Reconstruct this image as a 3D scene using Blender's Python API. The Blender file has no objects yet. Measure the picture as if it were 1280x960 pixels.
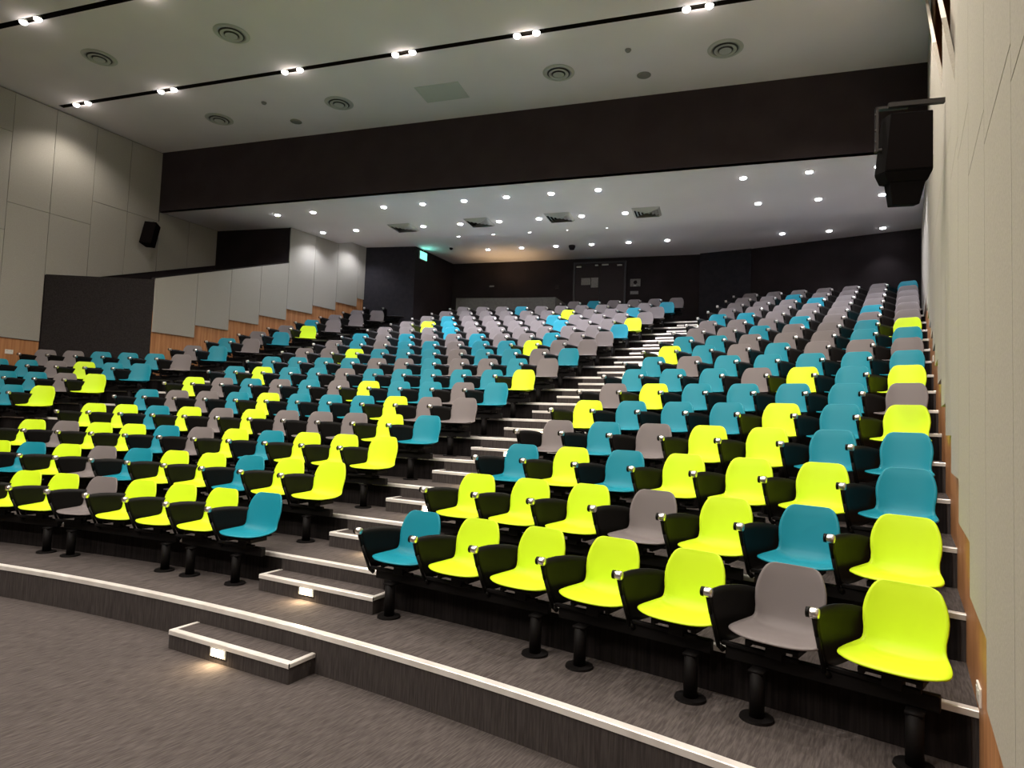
import bpy, bmesh, math, random
from mathutils import Vector, Matrix
random.seed(4)
scene = bpy.context.scene
COL = scene.collection

# ------------------------------------------------------------------ camera
Z0 = 0.933                                   # height of the first tier datum above the stage floor
CAM = Vector((0.8872, -3.7945, 0.9189 + Z0))
F_PX, YAW, PITCH, ROLL = 798.52, 0.54362, 0.057418, 0.037783
fwd = Vector((-math.sin(YAW) * math.cos(PITCH), math.cos(YAW) * math.cos(PITCH), math.sin(PITCH)))
rgt = Vector((math.cos(YAW), math.sin(YAW), 0))
upv = rgt.cross(fwd)
r2 = rgt * math.cos(ROLL) + upv * math.sin(ROLL)
u2 = -rgt * math.sin(ROLL) + upv * math.cos(ROLL)
cam_data = bpy.data.cameras.new('camera')
cam_data.sensor_width = 36.0
cam_data.lens = F_PX / 1280 * 36.0
cam_data.clip_start = 0.02
cam = bpy.data.objects.new('camera', cam_data)
COL.objects.link(cam)
M = Matrix((r2, u2, -fwd)).transposed().to_4x4()
M.translation = CAM
cam.matrix_world = M
scene.camera = cam

# ------------------------------------------------------------------ world, exposure
w = bpy.data.worlds.new('world'); scene.world = w; w.use_nodes = True
w.node_tree.nodes['Background'].inputs[0].default_value = (0.02, 0.02, 0.022, 1)
w.node_tree.nodes['Background'].inputs[1].default_value = 0.1
scene.view_settings.view_transform = 'Standard'
scene.view_settings.look = 'None'
scene.view_settings.gamma = 1
scene.view_settings.use_curve_mapping = False
scene.view_settings.exposure = 0.0

# room constants
ZC = 7.035 + Z0        # main ceiling
ZS = 5.60 + Z0         # soffit over the back seats
ZB = 5.76 + Z0         # soffit behind its second edge
AX = math.radians(13.2)
E1 = Vector((math.cos(AX), math.sin(AX)))      # across the hall
EN = Vector((-math.sin(AX), math.cos(AX)))     # towards the back
def uv(u, v): return E1 * u + EN * v
V_FASCIA, V_EDGE = 7.77, 11.05
SLOTS = [5.40, 3.075, 0.75, -1.575, -3.9, -6.2]
WARM = (1.0, 0.90, 0.80)
COOL = (0.93, 0.92, 1.0)
P_SLOT = {5.40: 85, 3.075: 150, 0.75: 190, -1.575: 250, -3.9: 310, -6.2: 370}
TILT = {5.40: 3, 3.075: 5, 0.75: 10, -1.575: 22, -3.9: 32, -6.2: 38}
P_SOFFIT = 340
P_STEP = 2.0

def spot(name, loc, power, color, size_deg, blend=0.6, radius=0.06, tilt=(0, 0)):
    l = bpy.data.lights.new(name, 'SPOT'); l.energy = power; l.color = color
    l.spot_size = math.radians(size_deg); l.spot_blend = blend; l.shadow_soft_size = radius
    o = bpy.data.objects.new(name, l); COL.objects.link(o)
    o.location = loc; o.rotation_euler = (math.radians(tilt[0]), math.radians(tilt[1]), 0)
    return o

# ------------------------------------------------------------------ materials
def mat(name, color, rough=0.6, metallic=0.0, spec=0.5, emit=None, strength=0):
    m = bpy.data.materials.new(name); m.use_nodes = True
    b = m.node_tree.nodes['Principled BSDF']
    b.inputs['Base Color'].default_value = (*color, 1)
    b.inputs['Roughness'].default_value = rough
    b.inputs['Metallic'].default_value = metallic
    b.inputs['Specular IOR Level'].default_value = spec
    if emit:
        b.inputs['Emission Color'].default_value = (*emit, 1)
        b.inputs['Emission Strength'].default_value = strength
    return m

def noisy(m, c1, c2, scale_vec, scale=1.0, detail=3, bump=0.0, lo=0.35, hi=0.65, second=None):
    nt = m.node_tree; b = nt.nodes['Principled BSDF']
    tc = nt.nodes.new('ShaderNodeTexCoord'); mp = nt.nodes.new('ShaderNodeMapping')
    mp.inputs['Scale'].default_value = scale_vec
    nz = nt.nodes.new('ShaderNodeTexNoise'); nz.inputs['Scale'].default_value = scale
    nz.inputs['Detail'].default_value = detail
    cr = nt.nodes.new('ShaderNodeValToRGB')
    cr.color_ramp.elements[0].position = lo; cr.color_ramp.elements[0].color = (*c1, 1)
    cr.color_ramp.elements[1].position = hi; cr.color_ramp.elements[1].color = (*c2, 1)
    nt.links.new(tc.outputs['Object'], mp.inputs[0]); nt.links.new(mp.outputs[0], nz.inputs['Vector'])
    nt.links.new(nz.outputs['Fac'], cr.inputs[0])
    out = cr.outputs[0]
    if second:
        n2 = nt.nodes.new('ShaderNodeTexNoise'); n2.inputs['Scale'].default_value = second[0]
        nt.links.new(tc.outputs['Object'], n2.inputs['Vector'])
        mr = nt.nodes.new('ShaderNodeMapRange')
        mr.inputs['To Min'].default_value = second[1]; mr.inputs['To Max'].default_value = second[2]
        nt.links.new(n2.outputs['Fac'], mr.inputs[0])
        mx = nt.nodes.new('ShaderNodeVectorMath'); mx.operation = 'SCALE'
        nt.links.new(out, mx.inputs[0]); nt.links.new(mr.outputs[0], mx.inputs['Scale'])
        out = mx.outputs[0]
    nt.links.new(out, b.inputs['Base Color'])
    if bump:
        bp = nt.nodes.new('ShaderNodeBump'); bp.inputs['Strength'].default_value = bump
        bp.inputs['Distance'].default_value = 0.004
        nt.links.new(nz.outputs['Fac'], bp.inputs['Height']); nt.links.new(bp.outputs[0], b.inputs['Normal'])
    return m

MT = {}
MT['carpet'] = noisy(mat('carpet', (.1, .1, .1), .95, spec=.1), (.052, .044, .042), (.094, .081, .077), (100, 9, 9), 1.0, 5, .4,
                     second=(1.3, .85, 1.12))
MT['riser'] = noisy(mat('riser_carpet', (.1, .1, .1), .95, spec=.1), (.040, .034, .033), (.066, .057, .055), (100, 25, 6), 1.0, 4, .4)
MT['ceiling'] = noisy(mat('ceiling_paint', (.6, .6, .56), .9, spec=.15), (.79, .73, .75), (.83, .77, .79), (1, 1, 1), .8, 2)
MT['soffit'] = noisy(mat('soffit_paint', (.6, .6, .6), .9, spec=.15), (.88, .83, .84), (.92, .87, .88), (1, 1, 1), .8, 2)
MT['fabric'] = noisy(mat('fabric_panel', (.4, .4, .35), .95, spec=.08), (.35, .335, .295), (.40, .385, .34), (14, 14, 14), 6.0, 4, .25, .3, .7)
MT['fabric_lit'] = noisy(mat('fabric_panel_lit', (.4, .4, .35), .95, spec=.08), (.42, .39, .335), (.49, .46, .40), (14, 14, 14), 6.0, 4, .25, .3, .7)  # same fabric as the left walls, stronger lighting put into the colour
MT['wood'] = noisy(mat('oak_veneer', (.4, .2, .1), .45, spec=.35), (.36, .150, .058), (.55, .27, .12), (22, 22, 1.2), 1.0, 5, .05, .3, .7)
MT['dark'] = noisy(mat('dark_paint', (.02, .02, .02), .8, spec=.2), (.022, .0165, .018), (.028, .021, .023), (2, 2, 2), 1, 3)
MT['darkpanel'] = noisy(mat('dark_fabric', (.03, .03, .03), .95, spec=.1), (.020, .017, .017), (.030, .026, .026), (10, 10, 10), 4, 4, .2)
MT['vestibule'] = noisy(mat('charcoal_paint', (.03, .03, .03), .85, spec=.15), (.026, .025, .030), (.032, .030, .036), (5, 5, 5), 2, 3)
MT['booth'] = noisy(mat('booth_grey', (.1, .1, .1), .8, spec=.2), (.105, .10, .09), (.125, .12, .105), (5, 5, 5), 3, 3)
MT['lime'] = mat('lime_plastic', (.59, .82, .018), .45, spec=.22)
MT['teal'] = mat('teal_plastic', (.007, .215, .29), .45, spec=.22)
MT['grey'] = mat('grey_plastic', (.165, .145, .145), .48, spec=.22)
MT['black'] = mat('black_plastic', (.0045, .0042, .0038), .46, spec=.16)
MT['steel'] = mat('black_steel', (.005, .0042, .0042), .6, spec=.12)
MT['chrome'] = mat('chrome', (.92, .89, .86), .28, 1.0)
MT['alu'] = noisy(mat('aluminium_nosing', (.8, .78, .74), .35, .35), (.78, .74, .70), (.92, .89, .85), (3, 3, 3), 2, 2)
MT['slot'] = mat('slot_black', (.012, .009, .007), .8, spec=.2)
MT['lens'] = mat('lamp_lens', (1, 1, 1), .4, emit=(1, .97, .93), strength=9)
MT['lensc'] = mat('downlight_lens', (1, 1, 1), .4, emit=(.97, .96, 1), strength=22)
MT['steplens'] = mat('step_lens', (1, .9, .7), .4, emit=(1, .84, .60), strength=16)
MT['exit'] = mat('exit_face', (.1, .8, .6), .4, emit=(.25, 1, .78), strength=1.6)
MT['white'] = mat('white_metal', (.55, .55, .50), .5, spec=.3)
MT['vent'] = mat('vent_metal', (.50, .50, .46), .5, spec=.3)
MT['plate'] = mat('socket_plate', (.75, .72, .66), .3, spec=.5)
MT['paper'] = noisy(mat('paper', (.3, .3, .28), .8, spec=.2), (.20, .19, .18), (.34, .32, .31), (30, 30, 60), 1, 2)
MT['doorred'] = mat('door_laminate', (.022, .013, .014), .5, spec=.3)
MT['doorframe'] = mat('door_frame', (.05, .045, .05), .4, spec=.4)
MT['bounce_white'] = mat('stage_wall_bounce', (.75, .74, .72), .9, spec=.1)
MT['riser_black'] = noisy(mat('black_riser_sheet', (.01, .01, .01), .8, spec=.1), (.006, .005, .005), (.016, .013, .013), (60, 60, 2), 1, 3)
MT['fascia'] = noisy(mat('bulkhead_paint', (.04, .03, .03), .85, spec=.15), (.040, .030, .033), (.048, .037, .040), (2, 2, 2), 1, 3)
MT['throat'] = mat('vent_throat', (.10, .10, .09), .8, spec=.2)
MT['panelgrey'] = mat('ceiling_hatch', (.56, .57, .53), .8, spec=.2)
MT['speaker'] = mat('speaker_black', (.003, .0022, .0022), .85, spec=.06)
MT['grille'] = mat('speaker_grille', (.005, .0035, .0035), .9, spec=.05)
MT['bracket'] = mat('bracket_steel', (.02, .017, .016), .4, .3)

# ------------------------------------------------------------------ mesh helpers
def obj(name, bm, m, parent=None, smooth=False):
    bmesh.ops.recalc_face_normals(bm, faces=bm.faces)
    me = bpy.data.meshes.new(name); bm.to_mesh(me); bm.free()
    if isinstance(m, (list, tuple)):
        for x in m: me.materials.append(x)
    else: me.materials.append(m)
    if smooth:
        for p in me.polygons: p.use_smooth = True
    o = bpy.data.objects.new(name, me); COL.objects.link(o)
    if parent: o.parent = parent
    return o
def struct(name, bm, m):
    o = obj(name, bm, m); o['kind'] = 'structure'; return o
def thing(name, label, cat, loc=(0, 0, 0), rz=0, group=None):
    o = bpy.data.objects.new(name, None); COL.objects.link(o); o.empty_display_size = .1
    o.location = loc; o.rotation_euler = (0, 0, rz)
    tag(o, label, cat, group); return o
def tag(o, label, cat, group=None):
    o['label'] = label; o['category'] = cat
    if group: o['group'] = group
    return o
def box(bm, x0, x1, y0, y1, z0, z1, mtx=None, mi=0):
    vs = [bm.verts.new(p) for p in ((x0,y0,z0),(x1,y0,z0),(x1,y1,z0),(x0,y1,z0),(x0,y0,z1),(x1,y0,z1),(x1,y1,z1),(x0,y1,z1))]
    if mtx is not None:
        for v in vs: v.co = mtx @ v.co
    for f in ((0,3,2,1),(4,5,6,7),(0,1,5,4),(1,2,6,5),(2,3,7,6),(3,0,4,7)):
        fc = bm.faces.new([vs[i] for i in f]); fc.material_index = mi
    return vs
def prism(bm, poly, z0, z1, mi=0):
    """poly: list of xy; z0/z1 numbers or lists"""
    n = len(poly)
    a = [bm.verts.new((p[0], p[1], z0[i] if isinstance(z0, (list, tuple)) else z0)) for i, p in enumerate(poly)]
    b = [bm.verts.new((p[0], p[1], z1[i] if isinstance(z1, (list, tuple)) else z1)) for i, p in enumerate(poly)]
    bm.faces.new(a[::-1]).material_index = mi; bm.faces.new(b).material_index = mi
    for i in range(n):
        bm.faces.new((a[i], a[(i+1) % n], b[(i+1) % n], b[i])).material_index = mi
def quad(bm, pts, mi=0):
    f = bm.faces.new([bm.verts.new(p) for p in pts]); f.material_index = mi; return f
def cyl(bm, p0, p1, r0, r1=None, seg=20, caps=True):
    r1 = r0 if r1 is None else r1
    p0 = Vector(p0); p1 = Vector(p1); ax = (p1 - p0).normalized()
    t = Vector((0, 0, 1)) if abs(ax.z) < .9 else Vector((1, 0, 0))
    a = ax.cross(t).normalized(); b = ax.cross(a)
    A = []; B = []
    for k in range(seg):
        d = a * math.cos(2*math.pi*k/seg) + b * math.sin(2*math.pi*k/seg)
        A.append(bm.verts.new(p0 + d*r0)); B.append(bm.verts.new(p1 + d*r1))
    for k in range(seg):
        bm.faces.new((A[k], A[(k+1) % seg], B[(k+1) % seg], B[k]))
    if caps:
        bm.faces.new(A[::-1]); bm.faces.new(B)
def lathe(bm, prof, seg=32):
    rings = []
    for r, z in prof:
        rings.append([bm.verts.new((r*math.cos(2*math.pi*k/seg), r*math.sin(2*math.pi*k/seg), z)) for k in range(seg)])
    for a, b in zip(rings, rings[1:]):
        for k in range(seg):
            bm.faces.new((a[k], a[(k+1) % seg], b[(k+1) % seg], b[k]))
    return rings
def bevel(bm, w=.006, seg=2):
    bmesh.ops.bevel(bm, geom=list(bm.edges), offset=w, segments=seg, affect='EDGES', profile=.6)

# ------------------------------------------------------------------ seating geometry (curved rows)
S = 0.55
XC, R0, RK, D, D2, RZ, RZ2 = -1.98221, 20.786, 0.13979, 0.7865, -0.00042661, 0.268169, -0.00035111
A0 = {'R': (-0.77687, 0.0100529), 'M': (-8.02777, 0.0064876), 'L': (-9.88562, 0.0010113)}
def row_rc(i):
    ri = i - 1; R = R0 + RK*ri
    return R, D*ri + D2*ri*ri - R
def zt(i): return -0.65 + (i-1)*RZ + RZ2*(i-1)**2 + Z0
def arc_pt(i, a, rad):
    R, cy = row_rc(i); th = a / R
    return Vector((XC + (R+rad)*math.sin(th), cy + (R+rad)*math.cos(th))), th
def y_at(i, x, rad):
    R, cy = row_rc(i); return cy + math.sqrt((R+rad)**2 - (x-XC)**2)
def seat_frame(blk, i, jf, rad=0):
    a = A0[blk][0] + A0[blk][1]*(i-1) + jf*S
    p, th = arc_pt(i, a, rad); return p, -th
NOSE = -0.475
def xw(y): return 1.225 + 0.012*y       # right wall (veneer face)
def x1w(y): return -14.05 - 0.072*(y - 1.3)   # left main wall face
XP = -12.3                                    # left inner wall face

# ------------------------------------------------------------------ floor and tiers
bm = bmesh.new()
box(bm, -15.5, 2.5, -10, 14.5, -0.12, 0)
struct('floor', bm, MT['carpet'])

def xl(i): return -14.35 if i <= 8 else XP
def arc_line(i, rad, x0, n=56):
    xr = 1.22
    for _ in range(3): xr = xw(y_at(i, xr, rad))
    return [(x0 + (xr-x0)*k/n, y_at(i, x0 + (xr-x0)*k/n, rad)) for k in range(n+1)]
bt = bmesh.new(); br = bmesh.new()
for i in range(1, 18):
    z = zt(i); zl = 0 if i == 1 else zt(i-1)
    x0 = xl(i)
    A = arc_line(i, NOSE, x0)
    if i < 17:
        B = arc_line(i+1, NOSE, x0)
    else:
        B = [(x, 15.0) for x, y in A]
    for k in range(len(A)-1):
        quad(bt, [(*A[k], z), (*A[k+1], z), (*B[k+1], z), (*B[k], z)])
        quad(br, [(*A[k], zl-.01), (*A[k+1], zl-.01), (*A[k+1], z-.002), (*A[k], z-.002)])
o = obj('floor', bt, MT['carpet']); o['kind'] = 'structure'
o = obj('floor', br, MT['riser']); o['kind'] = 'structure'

def nosing_mesh(bm, line, z, w=.036, lip=.022, out=.006):
    """metal angle along a polyline of xy points, front towards -normal"""
    n = len(line); rows = []
    for k in range(n):
        a = Vector(line[max(k-1, 0)]); b = Vector(line[min(k+1, n-1)])
        t = (b - a).normalized(); nr = Vector((-t.y, t.x))
        p = Vector(line[k])
        prof = [(w, .001), (w, .005), (-out*.4, .006), (-out, .001), (-out, -lip), (0.001, -lip)]
        rows.append([bm.verts.new((p.x + nr.x*q, p.y + nr.y*q, z + h)) for q, h in prof])
    for a, b in zip(rows, rows[1:]):
        for k in range(len(a)-1):
            bm.faces.new((a[k], a[k+1], b[k+1], b[k]))
ORD = ['zeroth', 'first', 'second', 'third', 'fourth', 'fifth', 'sixth', 'seventh', 'eighth', 'ninth', 'tenth', 'eleventh',
       'twelfth', 'thirteenth', 'fourteenth', 'fifteenth', 'sixteenth', 'seventeenth']
for i in range(1, 18):
    bm = bmesh.new()
    nosing_mesh(bm, arc_line(i, NOSE, xl(i)), zt(i), w=.050 if i == 1 else .044, lip=.034 if i == 1 else .028)
    o = obj('trim_%d' % i, bm, MT['alu']); o['kind'] = 'structure'

bm = bmesh.new()  # black sheets standing just in front of the risers within each block
for i in range(2, 18):
    for blk, ja, jb in (('R', 0, 7.35), ('M', 0 if i < 17 else 0, 11), ('L', -7 if i <= 8 else -1.3, 1)):
        n_ = 14
        pts = []
        for q in range(n_+1):
            a = A0[blk][0] + A0[blk][1]*(i-2) + (ja + (jb-ja)*q/n_)*S
            p_, th = arc_pt(i, a, NOSE - .012); pts.append(p_)
        pts = [p_ for p_ in pts if p_.x < xw(p_.y) - .005 and p_.x > (XP+.01 if i > 8 else -14.3)]
        for a_, b_ in zip(pts[:-1], pts[1:]):
            quad(bm, [(*a_, zt(i-1)+.002), (*b_, zt(i-1)+.002), (*b_, zt(i)-.03), (*a_, zt(i)-.03)])
struct('trim_20', bm, MT['riser_black'])

# half steps in the two stair aisles
def half_step(aisle, i, a0, a1):
    """box in front of tier i"""
    zb = 0.0 if i == 1 else zt(i-1)
    ztop = zb + (0.136 if i == 1 else .134)
    am = (a0+a1)/2
    p, th = arc_pt(i, am, NOSE)
    hw = (a1-a0)/2; d = .25
    if i == 1: where = 'lowest one on the stage floor'
    else: where = 'on the %s tier' % ORD[i-1]
    t = thing('aisle_step', 'carpeted half step with metal edges, %s, %s stair aisle' % (where, aisle), 'step',
              (p.x, p.y, zb), -th, 'half steps in the %s stair aisle' % aisle)
    bm = bmesh.new(); h = ztop - zb
    box(bm, -hw, hw, -d, -.004, .001, h-.003)
    obj('step_box', bm, MT['riser'], t)
    bm = bmesh.new(); box(bm, -hw+.03, hw-.03, -d+.03, -.004, h-.003, h+.001)
    obj('step_tread', bm, MT['carpet'], t)
    bm = bmesh.new()
    nosing_mesh(bm, [(-hw, -d), (hw, -d)], h, w=.046, lip=.028)
    nosing_mesh(bm, [(-hw, -.006), (-hw, -d+.001)], h+.0004, w=.03)
    nosing_mesh(bm, [(hw, -d+.001), (hw, -.006)], h+.0004, w=.03)
    obj('step_nosing', bm, MT['alu'], t)
    if aisle == 'right':
        bm = bmesh.new(); box(bm, -.155, .015, -d-.008, -d-.001, .042, .108); bevel(bm, .003, 1)
        f = obj('light_frame', bm, MT['white'], t)
        bm = bmesh.new(); box(bm, -.134, -.006, -d-.012, -d-.006, .050, .100)
        obj('lens', bm, MT['steplens'], f)
        l = bpy.data.lights.new('step_lamp', 'AREA'); l.shape = 'RECTANGLE'; l.size = .12; l.size_y = .04
        l.energy = P_STEP; l.color = (1, .74, .42)
        lo = bpy.data.objects.new('step_lamp', l); COL.objects.link(lo)
        q, _ = arc_pt(i, am-.07, NOSE - d - .03)
        lo.location = (q.x, q.y, zb+.09)
        lo.rotation_euler = (math.radians(-42), 0, -th)
for i in range(1, 18):
    dr = A0['R'][1]*(i-1)
    half_step('right', i, -1.99+dr, -.72+dr)
for i in range(1, 18):
    dr = A0['M'][1]*(i-1)
    if 4 <= i <= 16: half_step('left', i, -9.28+dr, -8.10+dr)

# ------------------------------------------------------------------ ceiling with lighting slots
V0 = -9.5
bm = bmesh.new()
SW = .055
ULEFT = -13.02          # slots stop just short of the left wall
edges = sorted(SLOTS)
vprev = V0
def cq(u0, v0, u1, v1, z=ZC):
    quad(bm, [(*uv(u0, v0), z), (*uv(u1, v0), z), (*uv(u1, v1), z), (*uv(u0, v1), z)])
UL, UR = -16.5, 5.5
for sv in edges:
    cq(UL, vprev, UR, sv-SW)
    cq(UL, sv-SW, ULEFT, sv+SW)
    vprev = sv+SW
cq(UL, vprev, UR, V_FASCIA)
struct('ceiling', bm, MT['ceiling'])
bm = bmesh.new()
for sv in edges:
    a, b = sv-SW, sv+SW; zt_ = ZC+.14
    for (p, q) in (((ULEFT, a), (UR, a)), ((UR, b), (ULEFT, b)), ((ULEFT, b), (ULEFT, a))):
        quad(bm, [(*uv(*p), ZC), (*uv(*q), ZC), (*uv(*q), zt_), (*uv(*p), zt_)])
    quad(bm, [(*uv(ULEFT, a), zt_), (*uv(UR, a), zt_), (*uv(UR, b), zt_), (*uv(ULEFT, b), zt_)])
struct('ceiling', bm, MT['slot'])

# bulkhead and soffit
bm = bmesh.new()
prism(bm, [uv(UL, V_FASCIA), uv(UR, V_FASCIA), uv(UR, V_FASCIA+.12), uv(UL, V_FASCIA+.12)], ZS, ZC+.2)
struct('trim_18', bm, MT['fascia'])
bm = bmesh.new()
def cq2(v0, v1, z):
    quad(bm, [(*uv(UL, v0), z), (*uv(UR, v0), z), (*uv(UR, v1), z), (*uv(UL, v1), z)])
cq2(V_FASCIA, V_EDGE, ZS)
quad(bm, [(*uv(UL, V_EDGE), ZS), (*uv(UR, V_EDGE), ZS), (*uv(UR, V_EDGE), ZB), (*uv(UL, V_EDGE), ZB)])
cq2(V_EDGE, 18.5, ZB)
struct('ceiling', bm, MT['soffit'])

# ------------------------------------------------------------------ walls
# right wall: veneer behind, fabric panels in front with a stepped lower edge
bm = bmesh.new()
YB0, YB1 = -10.0, 14.6
RB = [(1.2, 3.0, 3.27, 4.72), (3.0, 6.3, 4.07, 6.50)]     # bays whose panels end in a sloping edge below a recess
def rwall(ya, yb, z0, z1, o=0, th=.2):
    prism(bm, [(xw(ya)+o, ya), (xw(yb)+o, yb), (xw(yb)+o+th, yb), (xw(ya)+o+th, ya)], z0, z1)
rwall(YB0, 1.2, -.05, ZC+.1); rwall(6.3, YB1, -.05, ZC+.1)
rwall(1.2, 6.3, -.05, 3.25+Z0)
rwall(1.0, 6.5, 3.0+Z0, ZC+.1, .24)
struct('wall_right', bm, MT['wood'])
bm = bmesh.new()
b0 = -.65; pitch = .787
def xp(y): return xw(y) - .030
k = -12
while True:
    ya, yb = b0 + pitch*k, b0 + pitch*(k+1)
    if ya > 13.3: break
    zb = (.14 + .2655*k - .0004*k*k) + Z0
    if k < -1: zb = -.125 + Z0
    top = ZC - .02 if yb < 8.3 else ((ZS if yb < 12.0 else ZB) - .004)
    g = .004
    seam = zb + 2.12 + (0.12 if k % 2 else 0)     # staggered horizontal joint
    seam = min(seam, 3.27+Z0)
    def rpanel(y0, y1, za0, za1, zb0, zb1):
        prism(bm, [(xp(y0+g), y0+g), (xp(y1-g), y1-g), (xw(y1-g)-.001, y1-g), (xw(y0+g)-.001, y0+g)], [za0, za1, za1, za0], [zb0, zb1, zb1, zb0])
    rpanel(ya, yb, zb, zb, min(seam, top)-g, min(seam, top)-g)
    if ya > 1.1 and yb < 6.4:
        q0, q1 = max(ya, 1.2), min(yb, 6.3)
        for (r0, r1, h0, h1) in RB:
            m0, m1 = max(q0, r0), min(q1, r1)
            if m1 - m0 < .02: continue
            f = lambda y: h0 + (h1-h0)*(y-r0)/(r1-r0) + Z0
            rpanel(m0, m1, seam+g, seam+g, max(f(m0), seam+.02), max(f(m1), seam+.03))
    elif top - seam > .1: rpanel(ya, yb, seam+g, seam+g, top, top)
    k += 1
for (r0, r1, h0, h1) in RB:                       # sloping reveal that runs back into the recess
    n_ = 6
    for q in range(n_):                           # narrow board tipped slightly forward above each sloping edge
        ya, yb = r0+.01+(r1-r0-.02)*q/n_, r0+.01+(r1-r0-.02)*(q+1)/n_
        fa, fb = h0+(h1-h0)*(ya-r0)/(r1-r0)+Z0, h0+(h1-h0)*(yb-r0)/(r1-r0)+Z0
        ha, hb = .46, .46
        A = [(xp(ya), ya, fa), (xp(yb), yb, fb), (xp(yb)-.075, yb, fb+hb), (xp(ya)-.075, ya, fa+ha)]
        B = [(x+.03, y, z) for x, y, z in A]
        quad(bm, A); quad(bm, B[::-1]); quad(bm, [A[3], A[2], B[2], B[3]]); quad(bm, [A[0], A[3], B[3], B[0]])
struct('wall_right', bm, MT['fabric_lit'])
# left main wall (wall panels in staggered heights over veneer)
def wl(y, off=0): return (x1w(y) + off, y)
bm = bmesh.new()
prism(bm, [wl(-10), wl(8.0), wl(8.0, -.2), wl(-10, -.2)], -.05, ZC+.1)
struct('wall_left', bm, MT['dark'])
bm = bmesh.new()
def lpanel(ya, yb, z0a, z0b, z1, g=.004, th=.03):
    prism(bm, [wl(ya+g, .001), wl(yb-g, .001), wl(yb-g, th), wl(ya+g, th)], [z0a+g, z0b+g, z0b+g, z0a+g], z1-g)
T1 = 7.02
ys = [-9.4, -7.9, -6.3, -4.7, -3.1, -1.55, 0.0, 0.78]
for a_, b_ in zip(ys[:-1], ys[1:]):
    lpanel(a_, b_, 2.17+Z0, 2.17+Z0, 3.75+Z0); lpanel(a_, b_, 3.75+Z0, 3.75+Z0, 5.7+Z0); lpanel(a_, b_, 5.7+Z0, 5.7+Z0, T1+Z0)
lpanel(.78, 1.55, 2.17+Z0, 2.17+Z0, 4.27+Z0); lpanel(.78, 1.55, 4.27+Z0, 4.27+Z0, 6.22+Z0); lpanel(.78, 1.55, 6.22+Z0, 6.22+Z0, T1+Z0)
lpanel(1.55, 2.31, 2.17+Z0, 2.17+Z0, 4.83+Z0); lpanel(1.55, 2.31, 4.83+Z0, 4.83+Z0, T1+Z0)
lpanel(2.31, 3.12, 3.55+Z0, 3.55+Z0, 4.83+Z0); lpanel(2.31, 3.12, 4.83+Z0, 4.83+Z0, T1+Z0)
lpanel(3.12, 3.89, 3.65+Z0, 3.90+Z0, 5.36+Z0); lpanel(3.12, 3.89, 5.36+Z0, 5.36+Z0, T1+Z0)
lpanel(3.89, 4.66, 3.90+Z0, 4.15+Z0, 5.36+Z0); lpanel(3.89, 4.64, 5.36+Z0, 5.36+Z0, T1+Z0)
lpanel(4.66, 5.45, 4.15+Z0, 4.41+Z0, 5.59+Z0); lpanel(5.45, 6.26, 4.41+Z0, 4.67+Z0, 5.59+Z0)
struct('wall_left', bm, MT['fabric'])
bm = bmesh.new()
prism(bm, [wl(-9.4, .001), wl(2.31, .001), wl(2.31, .012), wl(-9.4, .012)], 0, 2.168+Z0)
struct('wall_left', bm, MT['wood'])

# dark screen wall at the mouth of the side passage
def seg_wall(p, q, z0, z1, th, m, name):
    p = Vector(p); q = Vector(q); t = (q-p).normalized(); n = Vector((-t.y, t.x))*th
    bm = bmesh.new(); prism(bm, [p, q, q+n, p+n], z0, z1); return struct(name, bm, m)
seg_wall((x1w(2.33)+.031, 2.33), (XP, 3.55), 0.9, 3.56+Z0, .08, MT['darkpanel'], 'wall_left')
# dark end wall of the passage up to the soffit
seg_wall((-14.6, 6.25), (XP-.05, 6.90), 2.4, ZS, .1, MT['dark'], 'wall_left')

# inner left wall along the seating: veneer with stepped fabric panels
steps = [(3.56, 4.485, 2.47), (4.485, 5.30, 2.745), (5.30, 6.095, 2.99), (6.095, 6.885, 3.23), (6.885, 7.705, 3.515), (7.705, 8.5, 3.75), (8.5, 9.285, 3.985), (9.285, 9.56, 4.235)]
bm = bmesh.new()
prism(bm, [(XP, 3.55), (XP, 6.89), (XP-.1, 6.89), (XP-.1, 3.55)], 1.0, [3.585+Z0, 4.69+Z0, 4.69+Z0, 3.585+Z0])
prism(bm, [(XP, 6.89), (XP, 8.52), (XP-.1, 8.52), (XP-.1, 6.89)], 1.0, ZS)
prism(bm, [(XP, 8.52), (XP, 9.62), (XP-.1, 9.62), (XP-.1, 8.52)], 1.0, ZB)
struct('wall_left', bm, MT['dark'])
bm = bmesh.new()
prism(bm, [(XP+.0005, 3.56), (XP+.0005, 9.55), (XP+.006, 9.55), (XP+.006, 3.56)], 1.0, [2.9+Z0, 4.6+Z0, 4.6+Z0, 2.9+Z0])
struct('wall_left', bm, MT['wood'])
bm = bmesh.new()
def top_at(y): return (3.58 + (y-3.55)*(4.685-3.58)/(6.89-3.55) + Z0) if y < 6.88 else (ZS if y < 8.49 else ZB)-.003
for n_, (ya, yb, z) in enumerate(steps):
    g = .004
    tt = [top_at(ya+g), top_at(min(yb-g, 6.879) if yb < 6.9 else yb-g), 0, 0]
    tt[2] = tt[1]; tt[3] = tt[0]
    prism(bm, [(XP+.001, ya+g), (XP+.001, yb-g), (XP+.028, yb-g), (XP+.028, ya+g)], z+Z0, tt)
struct('wall_left', bm, MT['fabric'])
bm = bmesh.new()
prism(bm, [(XP-.1, 3.55), (XP-.1, 6.89), (XP+.03, 6.89), (XP+.03, 3.55)], [3.586+Z0, 4.691+Z0, 4.691+Z0, 3.586+Z0], [3.61+Z0, 4.715+Z0, 4.715+Z0, 3.61+Z0])
struct('trim_19', bm, MT['darkpanel'])

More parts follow.
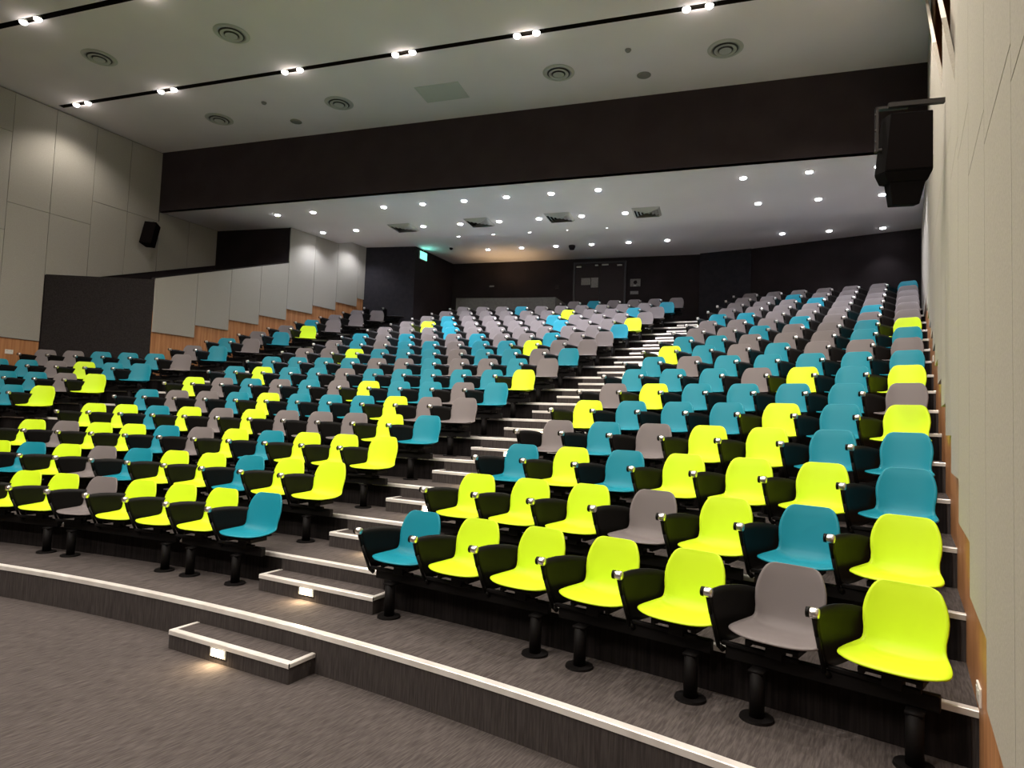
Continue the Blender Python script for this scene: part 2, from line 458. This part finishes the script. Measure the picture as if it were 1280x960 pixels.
# back: vestibule, back wall, pier, right back wall
seg_wall((XP-.02, 9.545), (-10.84, 10.05), 3.0, ZB, .1, MT['vestibule'], 'wall_back')
seg_wall((-10.84, 10.05), (-11.07, 12.25), 3.0, ZB, .1, MT['dark'], 'wall_back')
seg_wall((-11.2, 12.105), (-3.80, 13.95), 3.0, ZB, .15, MT['dark'], 'wall_back')
seg_wall((-3.82, 13.84), (-2.47, 13.86), 3.0, ZB, .3, MT['vestibule'], 'wall_back')
seg_wall((-2.47, 13.90), (1.6, 13.59), 3.0, ZB, .15, MT['dark'], 'wall_back')
# stage end of the hall, behind the viewer, made white to bounce light
bm = bmesh.new(); box(bm, -15.5, 2.6, -10.1, -9.9, -.05, ZC+.1)
struct('wall_front', bm, MT['bounce_white'])

# door in the back wall
BO = Vector((-11.0515, 12.1417)); BT = Vector((.97037, .24164)); BN = Vector((-BT.y, BT.x))
bang = math.atan2(BT.y, BT.x)
def bw(al, off=0): return BO + BT*al - BN*off
ZF17 = zt(17)
d = bpy.data.objects.new('door_1', None); COL.objects.link(d)
p = bw(3.85, .02); d.location = (p.x, p.y, ZF17); d.rotation_euler = (0, 0, bang); d['kind'] = 'structure'
bm = bmesh.new()
box(bm, 0, .05, -.04, .02, 0, 2.10); box(bm, 1.49, 1.54, -.04, .02, 0, 2.10); box(bm, .05, 1.49, -.04, .02, 2.05, 2.10)
obj('door_frame', bm, MT['doorframe'], d)
for x0, x1 in ((.055, .765), (.775, 1.485)):
    bm = bmesh.new(); box(bm, x0, x1, -.02, .015, .01, 2.045); bevel(bm, .003, 1)
    obj('door_leaf', bm, MT['doorred'], d)
for x0, x1, zz in ((.09, .23, 1.96), (.64, .73, 1.99), (.84, 1.03, 2.0), (1.28, 1.42, 1.97)):
    bm = bmesh.new(); box(bm, x0, x1, -.06, -.02, zz-.02, zz+.02); bevel(bm, .004, 1)
    obj('door_closer', bm, MT['white'], d)
def sheet(al0, al1, z0, z1, label, m='paper', cat='notice', name='notice_sheet', th=.004, off=.045):
    p = bw((al0+al1)/2, off)
    bm = bmesh.new(); w_ = (al1-al0)/2; h_ = (z1-z0)/2
    box(bm, -w_, w_, -th, th, -h_, h_)
    o = obj(name, bm, MT[m]); o.location = (p.x, p.y, (z0+z1)/2 + Z0); o.rotation_euler = (0, 0, bang)
    return tag(o, label, cat)
sheet(4.09, 4.36, 4.97, 5.175, 'grey notice sheet taped to the back door, the left wider one')
sheet(4.38, 4.59, 4.89, 5.18, 'grey notice sheet taped to the back door, the right taller one')
p = bw(5.66, .03)
t = thing('framed_notice', 'small framed notice with dark square on the dark wall right of back door', 'sign', (p.x, p.y, 5.0+Z0), bang)
bm = bmesh.new(); box(bm, -.145, .145, -.01, .01, -.11, .11); bevel(bm, .004, 1); obj('board', bm, MT['paper'], t)
bm = bmesh.new(); cyl(bm, (0, -.014, .01), (0, -.008, .01), .055, seg=8); obj('dark_mark', bm, MT['dark'], t)
bm = bmesh.new(); box(bm, -.04, .03, -.014, -.008, -.095, -.075); obj('white_tab', bm, MT['plate'], t)
sheet(5.52, 5.75, 4.67, 4.76, 'thin grey plate mounted below the framed notice beside the back door', cat='sign', name='wall_plate', off=.02)
# small grey box left of the door, and dark plate
p = bw(2.05, .03)
o = sheet(1.23, 1.38, 4.99, 5.04, 'narrow dim plate on dark back wall above the control booth', cat='sign', name='wall_plate', off=.02)
o = sheet(3.31, 3.42, 4.88, 5.0, 'small dim red call point on back wall left of the door', m='doorred', cat='call point', name='call_point', th=.03, off=.03)

# control booth half wall on the back tier
bm = bmesh.new()
L_ = []
for q in range(13):
    jf = -.7 + (4.62+.7)*q/12
    p_, _ = seat_frame('M', 17, jf, .2); L_.append(p_)
Lb = []
for q in range(13):
    jf = -.7 + (4.62+.7)*q/12
    p_, _ = seat_frame('M', 17, jf, .26); Lb.append(p_)
zt1 = ZF17 + .89
for q in range(12):
    prism(bm, [L_[q], L_[q+1], Lb[q+1], Lb[q]], ZF17, zt1)
e_, _ = seat_frame('M', 17, 4.95, .75)
prism(bm, [L_[12], e_, e_ + Vector((-.05, .02)), Lb[12]], ZF17, [zt1, zt1-.1, zt1-.1, zt1])
o = obj('booth_wall', bm, MT['booth'])
tag(o, 'low grey half wall of the control booth behind the middle block top rows', 'partition')

# ------------------------------------------------------------------ seats
def lerp_tab(tab, t):
    for a, b in zip(tab, tab[1:]):
        if t <= b[0]:
            f = (t-a[0])/(b[0]-a[0]); f = f
            return [a[k] + (b[k]-a[k])*f for k in range(1, len(a))]
    return list(tab[-1][1:])
OFFJ = .60
KX = -OFFJ*S
PROF = [  # y, z, half width, side curl up (z), side curl forward (-y)
 (-.004, .442, .165, -.003, 0), (-.005, .448, .198, -.002, 0), (.003, .453, .217, 0, 0), (.026, .456, .230, .003, 0),
 (.062, .456, .240, .008, 0), (.110, .452, .243, .015, 0), (.160, .445, .239, .024, 0), (.210, .438, .229, .034, .002),
 (.258, .434, .216, .042, .006), (.300, .436, .204, .044, .012), (.330, .448, .195, .036, .018), (.350, .470, .188, .024, .024),
 (.363, .500, .184, .013, .030), (.373, .540, .184, .005, .033),
 (.383, .588, .191, 0, .034), (.392, .636, .194, 0, .032),
 (.401, .678, .189, 0, .029), (.408, .712, .180, 0, .026), (.414, .740, .169, 0, .022), (.419, .760, .159, 0, .018),
 (.4225, .774, .149, 0, .014), (.425, .784, .137, 0, .010), (.4265, .791, .122, 0, .007), (.4275, .795, .104, 0, .004)]
def shell_bm():
    bm = bmesh.new(); NW = 14; g = []
    for (y, z, hw, cz, cy) in PROF:
        row = []
        for k in range(NW+1):
            a = -1 + 2*k/NW
            x = hw*math.sin(a*math.pi/2)*.35 + hw*a*.65
            c = abs(x/hw)**2.6
            fr = max(0, 1 - max(y, 0)/.16)**2
            row.append(bm.verts.new((x, y + fr*.050*abs(a)**2.6 - cy*c, z + cz*c)))
        g.append(row)
    for a, b in zip(g, g[1:]):
        for k in range(NW): bm.faces.new((a[k], a[k+1], b[k+1], b[k]))
    bmesh.ops.recalc_face_normals(bm, faces=bm.faces)
    bmesh.ops.solidify(bm, geom=bm.faces[:], thickness=.010)
    return bm
WPATH = [(KX, 0), (KX+.005, .07), (KX+.02, .14), (-.285, .21), (-.255, .28), (-.222, .345), (-.190, .395), (-.15, .43)]
WTOP = [.655, .664, .668, .667, .661, .650, .635, .61]
WBOT = [.38, .362, .352, .350, .356, .372, .395, .42]
def wing_bm():
    bm = bmesh.new(); n = len(WPATH)-1; NV = 7; g = []
    def at(arr, s):
        s = min(max(s, 0), n); i = min(int(s), n-1); f = s-i
        if isinstance(arr[0], tuple): return tuple(arr[i][q]*(1-f)+arr[i+1][q]*f for q in (0, 1))
        return arr[i]*(1-f)+arr[i+1]*f
    for k in range(n*2+1):
        s = k/2; col = []
        for v in range(NV+1):
            fv = v/NV
            ss = s + (1-s/n)*2.0*(fv**1.25)
            x, y = at(WPATH, ss)
            z = at(WTOP, s)*(1-fv) + at(WBOT, ss)*fv
            col.append(bm.verts.new((x, y, z)))
        g.append(col)
    for a, b in zip(g, g[1:]):
        for k in range(NV): bm.faces.new((a[k], a[k+1], b[k+1], b[k]))
    bmesh.ops.recalc_face_normals(bm, faces=bm.faces)
    bmesh.ops.solidify(bm, geom=bm.faces[:], thickness=.014)
    cyl(bm, (KX, .004, .648), (KX+.008, .035, .53), .016, .012, 12); cyl(bm, (KX+.008, .035, .535), (KX+.024, .125, .33), .012, .012, 12)
    cyl(bm, (KX+.024, .125, .335), (KX+.04, .155, .31), .013, .018, 10)
    cyl(bm, (KX-.036, 0, .652), (KX-.018, 0, .652), .0265, seg=18)
    return bm
def knob_bm():
    bm = bmesh.new(); prof = [(.018-KX, .0), (.018-KX, .025), (.014-KX, .0275), (-.020-KX, .0275), (-.026-KX, .022), (-.028-KX, .0)]
    seg = 18; rings = []
    for x, r in prof:
        rings.append([bm.verts.new((-x, r*math.cos(2*math.pi*k/seg), .652 + r*math.sin(2*math.pi*k/seg))) for k in range(seg)])
    for a, b in zip(rings, rings[1:]):
        for k in range(seg): bm.faces.new((a[k], a[(k+1) % seg], b[(k+1) % seg], b[k]))
    return bm
def mount_bm():
    bm = bmesh.new()
    box(bm, -.12, .12, .06, .27, .402, .420)
    box(bm, -.14, -.11, .06, .27, .385, .422); box(bm, .11, .14, .06, .27, .385, .422)
    box(bm, -.045, .045, .10, .18, .338, .40)
    box(bm, KX+.03, .12, .12, .15, .338, .362)
    bevel(bm, .004, 1); return bm
protos = {}
wing_me = knob_me = mount_me = None
def seat_proto(color):
    global wing_me, knob_me, mount_me
    t = bpy.data.objects.new('auditorium_seat', None); COL.objects.link(t)
    sh = obj('seat_shell', shell_bm(), MT[color], t, smooth=True)
    if wing_me is None:
        a = obj('arm_panel', wing_bm(), MT['black'], t, smooth=False); wing_me = a.data
        for p_ in wing_me.polygons: p_.use_smooth = True
        k = obj('arm_knob', knob_bm(), MT['chrome'], a, smooth=True); knob_me = k.data
        m_ = obj('seat_mount', mount_bm(), MT['steel'], t); mount_me = m_.data
    else:
        a = bpy.data.objects.new('arm_panel', wing_me); COL.objects.link(a); a.parent = t
        k = bpy.data.objects.new('arm_knob', knob_me); COL.objects.link(k); k.parent = a
        m_ = bpy.data.objects.new('seat_mount', mount_me); COL.objects.link(m_); m_.parent = t
    k['label'] = 'chrome knob'
    return [t, sh, a, k, m_]
def copy_tree(o, parent=None):
    c = o.copy(); COL.objects.link(c)
    if parent: c.parent = parent
    for ch in [x for x in CH.get(o.name, [])]:
        copy_tree(ch, c)
    return c
CH = {}
used = set()
PR = {}
for c_ in ('lime', 'teal', 'grey'):
    t, sh, a, k, m_ = seat_proto(c_)
    PR[c_] = t; CH[t.name] = [sh, a, m_]; CH[a.name] = [k]
CN = {'Y': ('lime', 'lime'), 'T': ('teal', 'teal'), 'G': ('grey', 'grey')}
GRID = {
 'R': ['TYYYYGY','YYYGYTY','TYTYYYT','GTGYYTT','YTTTYTY','GYTTTTG','TTTGYTY','TGTTTTT','YTGTGGG','TTGGGTT','GGTGGTY','GGGTGGG','TTGGGTG','GGGGGGG','GGGTGGG','GGTGGGG','GGGGGGT'],
 'M': ['----YYGYYYT','-YTYGTYYTYY','YGYYTGYTYYY','YYTYGYGGGYT','TGGTYTTTYGG','YGTGTGYTTGT','TYTTGTTTTTY','TTTTGGTGGTG','GGYTTTGTTGT','GTGTTGTTYGG','TGTGGTGGTGG','GGGTGGGGGGT','GYTGGGGTGGY','GTGGGGTGGGG','GGGGGGYGGTG','GGGTGGGGGGT','-----GTGGGG'],
 'L': {5: 'TY', 6: 'TTGY', 7: 'TTGYTT', 8: 'GGTTTG', 9: 'GT', 10: 'TG', 11: 'GT', 12: 'GY', 13: 'TG', 14: 'GG', 15: 'GG', 16: 'GG'}}
def rowname(i):
    return 'front row' if i == 1 else ('top row' if i == 17 else '%s row' % ORD[i])
nseat = 0
def put_seat(blk, i, j, c):
    global nseat
    key, cn = CN[c]
    p, rz = seat_frame(blk, i, j+OFFJ)
    src = PR[key]
    if key in used: o = copy_tree(src)
    else: o = src; used.add(key)
    p = p - Vector((math.cos(rz), math.sin(rz)))*.008
    dl_ = rz*.55                                  # the shells are turned a little further towards the stage centre
    for ch in [c_ for c_ in o.children if c_.name.startswith(('seat_shell', 'seat_mount'))]:
        q_ = Vector((0, .12, 0)); ch.rotation_euler = (0, 0, dl_)
        ch.location = q_ - Matrix.Rotation(dl_, 3, 'Z') @ q_
    o.location = (p.x, p.y, zt(i)); o.rotation_euler = (0, 0, rz)
    if blk == 'R': pos = '%s from the stairs' % ORD[j+1] if j else 'right beside the stairs'; bn = 'right'
    elif blk == 'M': n = 11-j; pos = '%s from its right end' % ORD[n] if n > 1 else 'at its right end'; bn = 'middle'
    else: n = 1-j; pos = '%s from its right end' % ORD[n] if n > 1 else 'at its right end'; bn = 'left'
    if blk == 'R' and j == 6: pos = 'next to the right wall'
    tag(o, '%s shell seat, %s, in the %s of the %s block' % (cn, pos, rowname(i), bn), 'seat', 'shell seats of the %s block' % bn)
    nseat += 1
for i, r in enumerate(GRID['R'], 1):
    for j, c in enumerate(r): put_seat('R', i, j, c)
for i, r in enumerate(GRID['M'], 1):
    for j, c in enumerate(r):
        if c != '-': put_seat('M', i, j, c)
for i, r in GRID['L'].items():
    for q, c in enumerate(r): put_seat('L', i, q-len(r)+1, c)

# beams with posts under the seats, one for each run of two or three seats
beam_proto = {}
def beam(blk, i, j0, n, what):
    L = n*S
    p, rz = seat_frame(blk, i, j0 + n/2 + .04)
    key = (n, blk == 'R')
    if key not in beam_proto:
        t = bpy.data.objects.new('seat_beam', None); COL.objects.link(t)
        bm = bmesh.new(); box(bm, -L/2+.02, L/2-.055, .15, .205, .262, .337); bevel(bm, .005, 1)
        b = obj('beam', bm, MT['steel'], t); legs = []; CH[t.name] = [b]
        for jf in ((.44, 2.82) if n == 3 else ((.43, 1.76) if blk == 'R' else (.43, 1.49))):
            x = (jf - n/2 - .04)*S
            bm = bmesh.new(); cyl(bm, (x, .105, .010), (x, .105, .25), .040, seg=20); box(bm, x-.04, x+.04, .07, .19, .248, .262)
            l = obj('post', bm, MT['steel'], t, smooth=False)
            for f in l.data.polygons:
                if len(f.vertices) == 4: f.use_smooth = True
            bm = bmesh.new(); cyl(bm, (x, .105, .0005), (x, .105, .014), .092, .088, seg=28)
            bp = obj('base_plate', bm, MT['steel'], l)
            CH[t.name].append(l); CH[l.name] = [bp]
        beam_proto[key] = t; o = t
    else: o = copy_tree(beam_proto[key])
    o.location = (p.x, p.y, zt(i)); o.rotation_euler = (0, 0, rz)
    bn = {'R': 'right', 'M': 'middle', 'L': 'left'}[blk]
    tag(o, 'black two-post seat beam under the %s, %s of the %s block' % (what, rowname(i), bn),
        'beam', 'seat beams of the %s block' % bn)
for i in range(1, 18):
    for j0, n, wh in ((0, 3, 'three seats by stairs'), (3, 2, 'centre pair'), (5, 2, 'pair by wall')): beam('R', i, j0, n, wh)
    mods = [(0, 3, 'three leftmost seats'), (3, 3, 'second three seats'), (6, 3, 'third three seats'), (9, 2, 'rightmost pair')]
    if i == 17: mods = [(5, 2, 'three leftmost seats'), (7, 2, 'second pair'), (9, 2, 'rightmost pair')]
    if i == 1: mods = mods[1:]
    for j0, n, wh in mods: beam('M', i, j0, n, wh)
    if i in GRID['L']:
        ln = len(GRID['L'][i])
        for q in range(0, ln, 2):
            beam('L', i, -q-1, 2, ['rightmost pair', 'second pair from right', 'third pair from right'][q//2])

# ------------------------------------------------------------------ ceiling fittings
def slot_lamp(u, v, n_, where, vis=True):
    p = uv(u, v)
    t = thing('twin_spotlight', 'bright twin spotlight in the %s' % where, 'ceiling light', (p.x, p.y, ZC), AX, 'twin spotlights in ceiling slots')
    bm = bmesh.new(); box(bm, -.27, .27, -.05, .05, .03, .12); obj('lamp_housing', bm, MT['slot'], t)
    for s in (-1, 1):
        bm = bmesh.new(); cyl(bm, (s*.16, 0, .06), (s*.16, 0, -.01), .045, .062, 20, caps=False)
        h = obj('lamp_head', bm, MT['white'], t, smooth=True)
        bm = bmesh.new()
        rings = lathe(bm, [(.060, -.008), (.055, -.03), (.038, -.046), (.012, -.053)], 18)
        bm.faces.new(rings[-1]); bm.faces.new(rings[0][::-1])
        for v_ in bm.verts: v_.co.x += s*.16
        obj('lens', bm, MT['lens'], h, smooth=True)
U1 = [-12.43, -10.22, -7.37, -5.15, -2.99, -.39, 1.6]
names1 = ['front slot, leftmost by the left wall', 'front slot, second from the left wall', 'front slot, third from the left wall', 'front slot, fourth from the left wall',
          'front slot, fifth from the left wall', 'front slot, sixth from the left wall']
U2 = [-10.59, -8.2, -5.9, -3.7, -1.5, .7]
for k, u in enumerate(U1[:6]):
    slot_lamp(u, SLOTS[0], k, 'ceiling slot nearest the bulkhead, %s from the left' % ORD[k+1])
slot_lamp(U2[0], SLOTS[1], 0, 'second ceiling slot, at the top left corner of the picture')
for v in SLOTS:
    for u in (U1 if v == SLOTS[0] else U2):
        p = uv(u, v)
        if p.x > xw(p.y) - .3 or p.x < x1w(p.y)+.3: continue
        spot('slot_lamp_light', (p.x, p.y, ZC-.09), P_SLOT[v]*((3.4 if v > 0 else 1.8) if u > .5 else (1.35 if u < -12 else 1)), WARM, 128 if TILT[v] < 15 else 105, .7, .09, tilt=(TILT[v], 0))
        # light spilled sideways on the ceiling beside the slot
        if v >= SLOTS[1]:
            l = bpy.data.lights.new('slot_spill', 'POINT'); l.energy = 1.2; l.color = WARM; l.shadow_soft_size = .03
            lo = bpy.data.objects.new('slot_spill', l); COL.objects.link(lo); lo.location = (p.x, p.y, ZC-.085)

def diffuser(x, y, label):
    t = thing('ceiling_diffuser', label, 'air vent', (x, y, ZC), 0, 'round air diffusers in the ceiling')
    t.scale = (.78, .78, .8)
    bm = bmesh.new(); r = lathe(bm, [(.20, -.004), (.34, -.002), (.36, -.001)], 36); 
    lathe(bm, [(.34, -.012), (.30, -.028), (.255, -.020), (.275, -.004), (.34, -.012)], 36)
    obj('outer_ring', bm, MT['vent'], t, smooth=True)
    bm = bmesh.new(); lathe(bm, [(.225, -.038), (.175, -.045), (.15, -.025), (.19, -.012), (.225, -.038)], 36)
    obj('middle_ring', bm, MT['vent'], t, smooth=True)
    bm = bmesh.new(); rr = lathe(bm, [(.125, -.052), (.08, -.058), (.02, -.060)], 36); bm.faces.new(rr[-1])
    obj('inner_disc', bm, MT['vent'], t, smooth=True)
    bm = bmesh.new(); rr = lathe(bm, [(.29, -.006), (.02, -.006)], 36); bm.faces.new(rr[-1])
    obj('throat', bm, MT['throat'], t)
for (x, y), lb in zip([(-11.18, 1.69), (-8.41, 2.35), (-11.38, 4.16), (-8.55, 4.83), (-4.21, 5.82), (-1.5, 6.41)],
    ['round air diffuser between the two slots, left one near the left wall', 'round air diffuser between the two slots, the right one',
     'round air diffuser behind the front slot, first from the left', 'round air diffuser behind the front slot, second from the left',
     'round air diffuser behind the front slot, third from the left', 'round air diffuser behind the front slot, rightmost by the speaker']):
    diffuser(x, y, lb)
def small_disc(x, y, z, r, label, name='smoke_detector', cat='detector', m='vent', h=.035):
    bm = bmesh.new(); rr = lathe(bm, [(r, 0), (r, -h*.4), (r*.7, -h), (.01, -h*1.05)], 24); bm.faces.new(rr[-1]); bm.faces.new(rr[0][::-1])
    o = obj(name, bm, MT[m], smooth=True); o.location = (x, y, z); return tag(o, label, cat)
MT['dim'] = mat('dim_plastic', (.22, .22, .20), .6)
small_disc(-9.89, 4.12, ZC, .05, 'tiny sprinkler head on the ceiling left, close behind the front slot', 'sprinkler_head', 'sprinkler', 'dim')
small_disc(-9.97, 4.98, ZC, .12, 'flat round ceiling speaker near the bulkhead on the left', 'ceiling_speaker', 'ceiling speaker', 'dim', .012)
small_disc(-2.89, 5.72, ZC, .05, 'tiny sprinkler head on the ceiling right, close behind the front slot', 'sprinkler_head', 'sprinkler', 'dim')
small_disc(-2.92, 6.57, ZC, .12, 'flat round ceiling speaker near the bulkhead on the right', 'ceiling_speaker', 'ceiling speaker', 'dim', .012)
small_disc(-6.74, 11.72, ZB, .09, 'dark dome camera under the soffit in front of the back door', 'dome_camera', 'camera', 'dark', .11)
small_disc(-10.0, 10.59, ZB, .05, 'small dark sprinkler head under the soffit beside the exit sign', 'sprinkler_head', 'sprinkler', 'dark', .05)
# access hatch
t = thing('ceiling_hatch', 'square grey access hatch flush in the ceiling, behind the front slot', 'hatch', (-6.46, 5.42, ZC), AX)
bm = bmesh.new(); box(bm, -.42, .42, -.27, .27, -.006, -.001); obj('hatch_panel', bm, MT['panelgrey'], t)
bm = bmesh.new()
box(bm, -.44, .44, -.29, -.27, -.011, 0); box(bm, -.44, .44, .27, .29, -.011, 0); box(bm, -.44, -.42, -.27, .27, -.011, 0); box(bm, .42, .44, -.27, .27, -.011, 0)
obj('hatch_frame', bm, MT['panelgrey'], t)

# soffit downlights
ROWS = {'front': [(-11.76,6.05),(-10.79,6.27),(-8.99,6.7),(-8.05,6.91),(-7.09,7.13),(-6.14,7.32),(-5.2,7.54),(-4.25,7.75),(-1.58,8.33),(-.48,8.54),(.6,8.78)],
        'middle': [(-11.85,7.54),(-10.89,7.76),(-9.08,8.21),(-8.12,8.43),(-7.16,8.65),(-6.2,8.86),(-5.23,9.09),(-4.27,9.3),(-1.59,9.86),(-.48,10.09),(.63,10.32)],
        'back': [(-9.1,11.13),(-8.12,11.35),(-7.16,11.58),(-6.19,11.79),(-5.22,12.01),(-4.24,12.22),(-1.54,12.78),(-.52,12.98),(.59,13.22)]}
ROWS['raised'] = [(x, y+1.44) for x, y in ROWS['middle']]; ROWS['raised'][0] = (-11.84, 8.86); del ROWS['raised'][1]
dl = None
for rn, pts in ROWS.items():
    for k, (x, y) in enumerate(pts):
        z = ZS if rn in ('front', 'middle') else ZB
        if dl is None:
            dl = bpy.data.objects.new('downlight', None); COL.objects.link(dl)
            bm = bmesh.new(); lathe(bm, [(.060, -.004), (.066, -.010), (.080, -.008), (.084, 0)], 24)
            a = obj('trim_ring', bm, MT['white'], dl, smooth=True)
            bm = bmesh.new(); rr = lathe(bm, [(.062, -.005), (.056, -.022), (.025, -.032)], 24); bm.faces.new(rr[-1]); bm.faces.new(rr[0][::-1])
            b = obj('lens', bm, MT['lensc'], dl, smooth=True)
            CH[dl.name] = [a, b]; o = dl
        else: o = copy_tree(dl)
        o.location = (x, y, z)
        tag(o, 'round recessed downlight in the soffit, %s row, %s from the left' % (rn, ORD[k+1]), 'downlight', 'soffit downlights')
        pw = P_SOFFIT * (1.5 if x < -3.5 else 1.0)
        if rn == 'back': pw = P_SOFFIT*.22
        if rn == 'raised': pw *= .6
        if x < -10.5: pw = P_SOFFIT*(.42 if x < -11 else .30)
        spot('downlight_light', (x, y, z-.03), pw, COOL, (128 if x < -11 else 112) if rn != 'back' else 90, .8, .05)
# square air diffusers in the soffit
def sq_diff(x, y, label):
    t = thing('square_diffuser', label, 'air vent', (x, y, ZS), AX, 'square air diffusers in the soffit')
    bm = bmesh.new(); box(bm, -.29, .29, -.29, .29, -.004, -.001); obj('backing', bm, MT['slot'], t)
    bm = bmesh.new()
    for r in (.30, .23, .16, .09):
        ri = r - .052
        co = [(-r, -r), (r, -r), (r, r), (-r, r)]; ci = [(-ri, -ri), (ri, -ri), (ri, ri), (-ri, ri)]
        for q in range(4):
            a, b = co[q], co[(q+1) % 4]; c, d_ = ci[(q+1) % 4], ci[q]
            quad(bm, [(*a, -.005), (*b, -.005), (*c, -.05), (*d_, -.05)])
    obj('louvre', bm, MT['vent'], t)
for (x, y), lb in zip([(-9.60, 8.08), (-7.62, 8.50), (-5.72, 8.95), (-3.82, 9.42)],
                      ['square air diffuser in the soffit, leftmost of the four', 'square air diffuser in the soffit, second from the left',
                       'square air diffuser in the soffit, third from the left', 'square air diffuser in the soffit, rightmost of the four']):
    sq_diff(x, y, lb)

# exit sign
t = thing('exit_sign', 'small glowing green exit sign under the soffit at the vestibule corner', 'exit sign', (-10.82, 10.34, 5.55+Z0), math.radians(6), None)
bm = bmesh.new(); box(bm, .0, .03, -.19, .19, -.12, .12); bevel(bm, .004, 1); obj('sign_case', bm, MT['white'], t)
bm = bmesh.new(); box(bm, .031, .036, -.175, .175, -.105, .105); obj('sign_face', bm, MT['exit'], t)
bm = bmesh.new(); cyl(bm, (.015, 0, .12), (.015, 0, .24), .008); obj('hanger', bm, MT['white'], t)
l = bpy.data.lights.new('exit_glow', 'AREA'); l.size = .3; l.size_y = .2; l.shape = 'RECTANGLE'; l.energy = 1.1; l.color = (.25, 1, .8)
lo = bpy.data.objects.new('exit_glow', l); COL.objects.link(lo); lo.location = (-10.75, 10.34, 5.57+Z0); lo.rotation_euler = (0, math.radians(-120), 0)

# unseen warm light added behind the control booth wall to tint the soffit
bl = spot('added_booth_light', (-8.9, 11.75, ZF17+.75), 60, (1, .66, .34), 115, .9, .1)
bl.rotation_euler = (math.radians(180), 0, 0)

# ------------------------------------------------------------------ loudspeakers
# right one hangs from an arm on the right wall
def horn_box(bm, pts_top, pts_bot):
    a = [bm.verts.new(p) for p in pts_top]; b = [bm.verts.new(p) for p in pts_bot]
    n = len(a); bm.faces.new(a); bm.faces.new(b[::-1])
    for q in range(n): bm.faces.new((a[q], b[q], b[(q+1) % n], a[(q+1) % n]))
sy = 2.55
t = thing('loudspeaker', 'large black loudspeaker with lower horn hanging from an arm on the right wall', 'loudspeaker', (.945, sy, 3.40+Z0), math.radians(14))
t.scale = (.86, .86, .86)
cab = Matrix.Rotation(math.radians(12), 4, 'X')
def pts(l, z, dy=0): return [cab @ Vector((x, y+dy, z)) for x, y in l]
bm = bmesh.new()
fp = [(-.21, -.16), (.21, -.16), (.25, .10), (.14, .22), (-.14, .22), (-.25, .10)]
horn_box(bm, pts([(x*.86, y*.9) for x, y in fp], .32), pts(fp, -.24))
horn_box(bm, pts(fp, -.24), pts([(x*.82, y*.9) for x, y in fp], -.34))
bevel(bm, .006, 1)
obj('cabinet', bm, MT['speaker'], t)
bm = bmesh.new()
horn_box(bm, pts([(-.155, -.14), (.16, -.14), (.16, .1), (-.155, .1)], -.335), pts([(-.12, -.13), (.12, -.13), (.12, .06), (-.12, .06)], -.565))
bevel(bm, .006, 1)
obj('horn', bm, MT['speaker'], t)
bm = bmesh.new()
g_ = [cab @ Vector(q) for q in ((-.17, -.152, .30), (.17, -.152, .30), (.20, -.166, -.22), (-.20, -.166, -.22))]
quad(bm, g_); obj('front_grille', bm, MT['grille'], t)
bm = bmesh.new()
box(bm, -.275, -.25, -.03, .03, -.02, .44); box(bm, -.275, .02, -.03, .03, .42, .445)
cyl(bm, (-.25, 0, .0), (-.20, 0, .0), .02)
for z_ in (.36, .2, .08, -.02): cyl(bm, (-.285, -.02, z_), (-.27, -.02, z_), .012, seg=10)
obj('yoke', bm, MT['bracket'], t)
bm = bmesh.new()
box(bm, -.20, .285, -.20, -.15, .355, .40)
obj('wall_arm', bm, MT['bracket'], t)
# left one on the left wall
t = thing('loudspeaker', 'black box loudspeaker tilted forward on the left wall below the bulkhead corner', 'loudspeaker', (x1w(4.35)+.23, 4.36, 4.93+Z0), math.radians(30))
t.scale = (.85, .85, .88)
cab = Matrix.Rotation(math.radians(-12), 4, 'X') @ Matrix.Rotation(math.radians(4), 4, 'Y')
bm = bmesh.new()
horn_box(bm, pts([(-.17, -.15), (.17, -.15), (.13, .14), (-.13, .14)], .31), pts([(-.17, -.15), (.17, -.15), (.13, .14), (-.13, .14)], -.31))
bevel(bm, .008, 1); obj('cabinet', bm, MT['speaker'], t)
bm = bmesh.new(); quad(bm, pts([(-.155, -.153), (.155, -.153)], .29) + pts([(.155, -.153), (-.155, -.153)], -.29)); obj('front_grille', bm, MT['grille'], t)
bm = bmesh.new(); cyl(bm, (0, .10, .26), (-.05, .30, .34), .02); cyl(bm, (0, .10, .30), (0, .10, .38), .018); obj('wall_bracket', bm, MT['bracket'], t)

# sockets
def socket(x, y, z, rz, label):
    t = thing('wall_socket', label, 'socket', (x, y, z), rz)
    bm = bmesh.new(); box(bm, -.07, .07, -.010, 0, -.043, .043); bevel(bm, .003, 2); obj('socket_plate', bm, MT['plate'], t)
    bm = bmesh.new()
    for q in (-.035, .035):
        box(bm, q-.012, q+.012, -.013, -.009, .01, .026)
    obj('switch', bm, MT['white'], t)
socket(xw(0)-.001, -.01, -.275+Z0, math.radians(-90), 'white double wall socket on wood panelling low at the right wall')
socket(xw(6.3)-.001, 6.3, 1.95+Z0, math.radians(-90), 'small pale wall socket far up the stepped wood panelling of the right wall')
socket(x1w(1.87)+.014, 1.80, 1.90+Z0, math.radians(90), 'white wall socket on wood panelling at the far left wall')
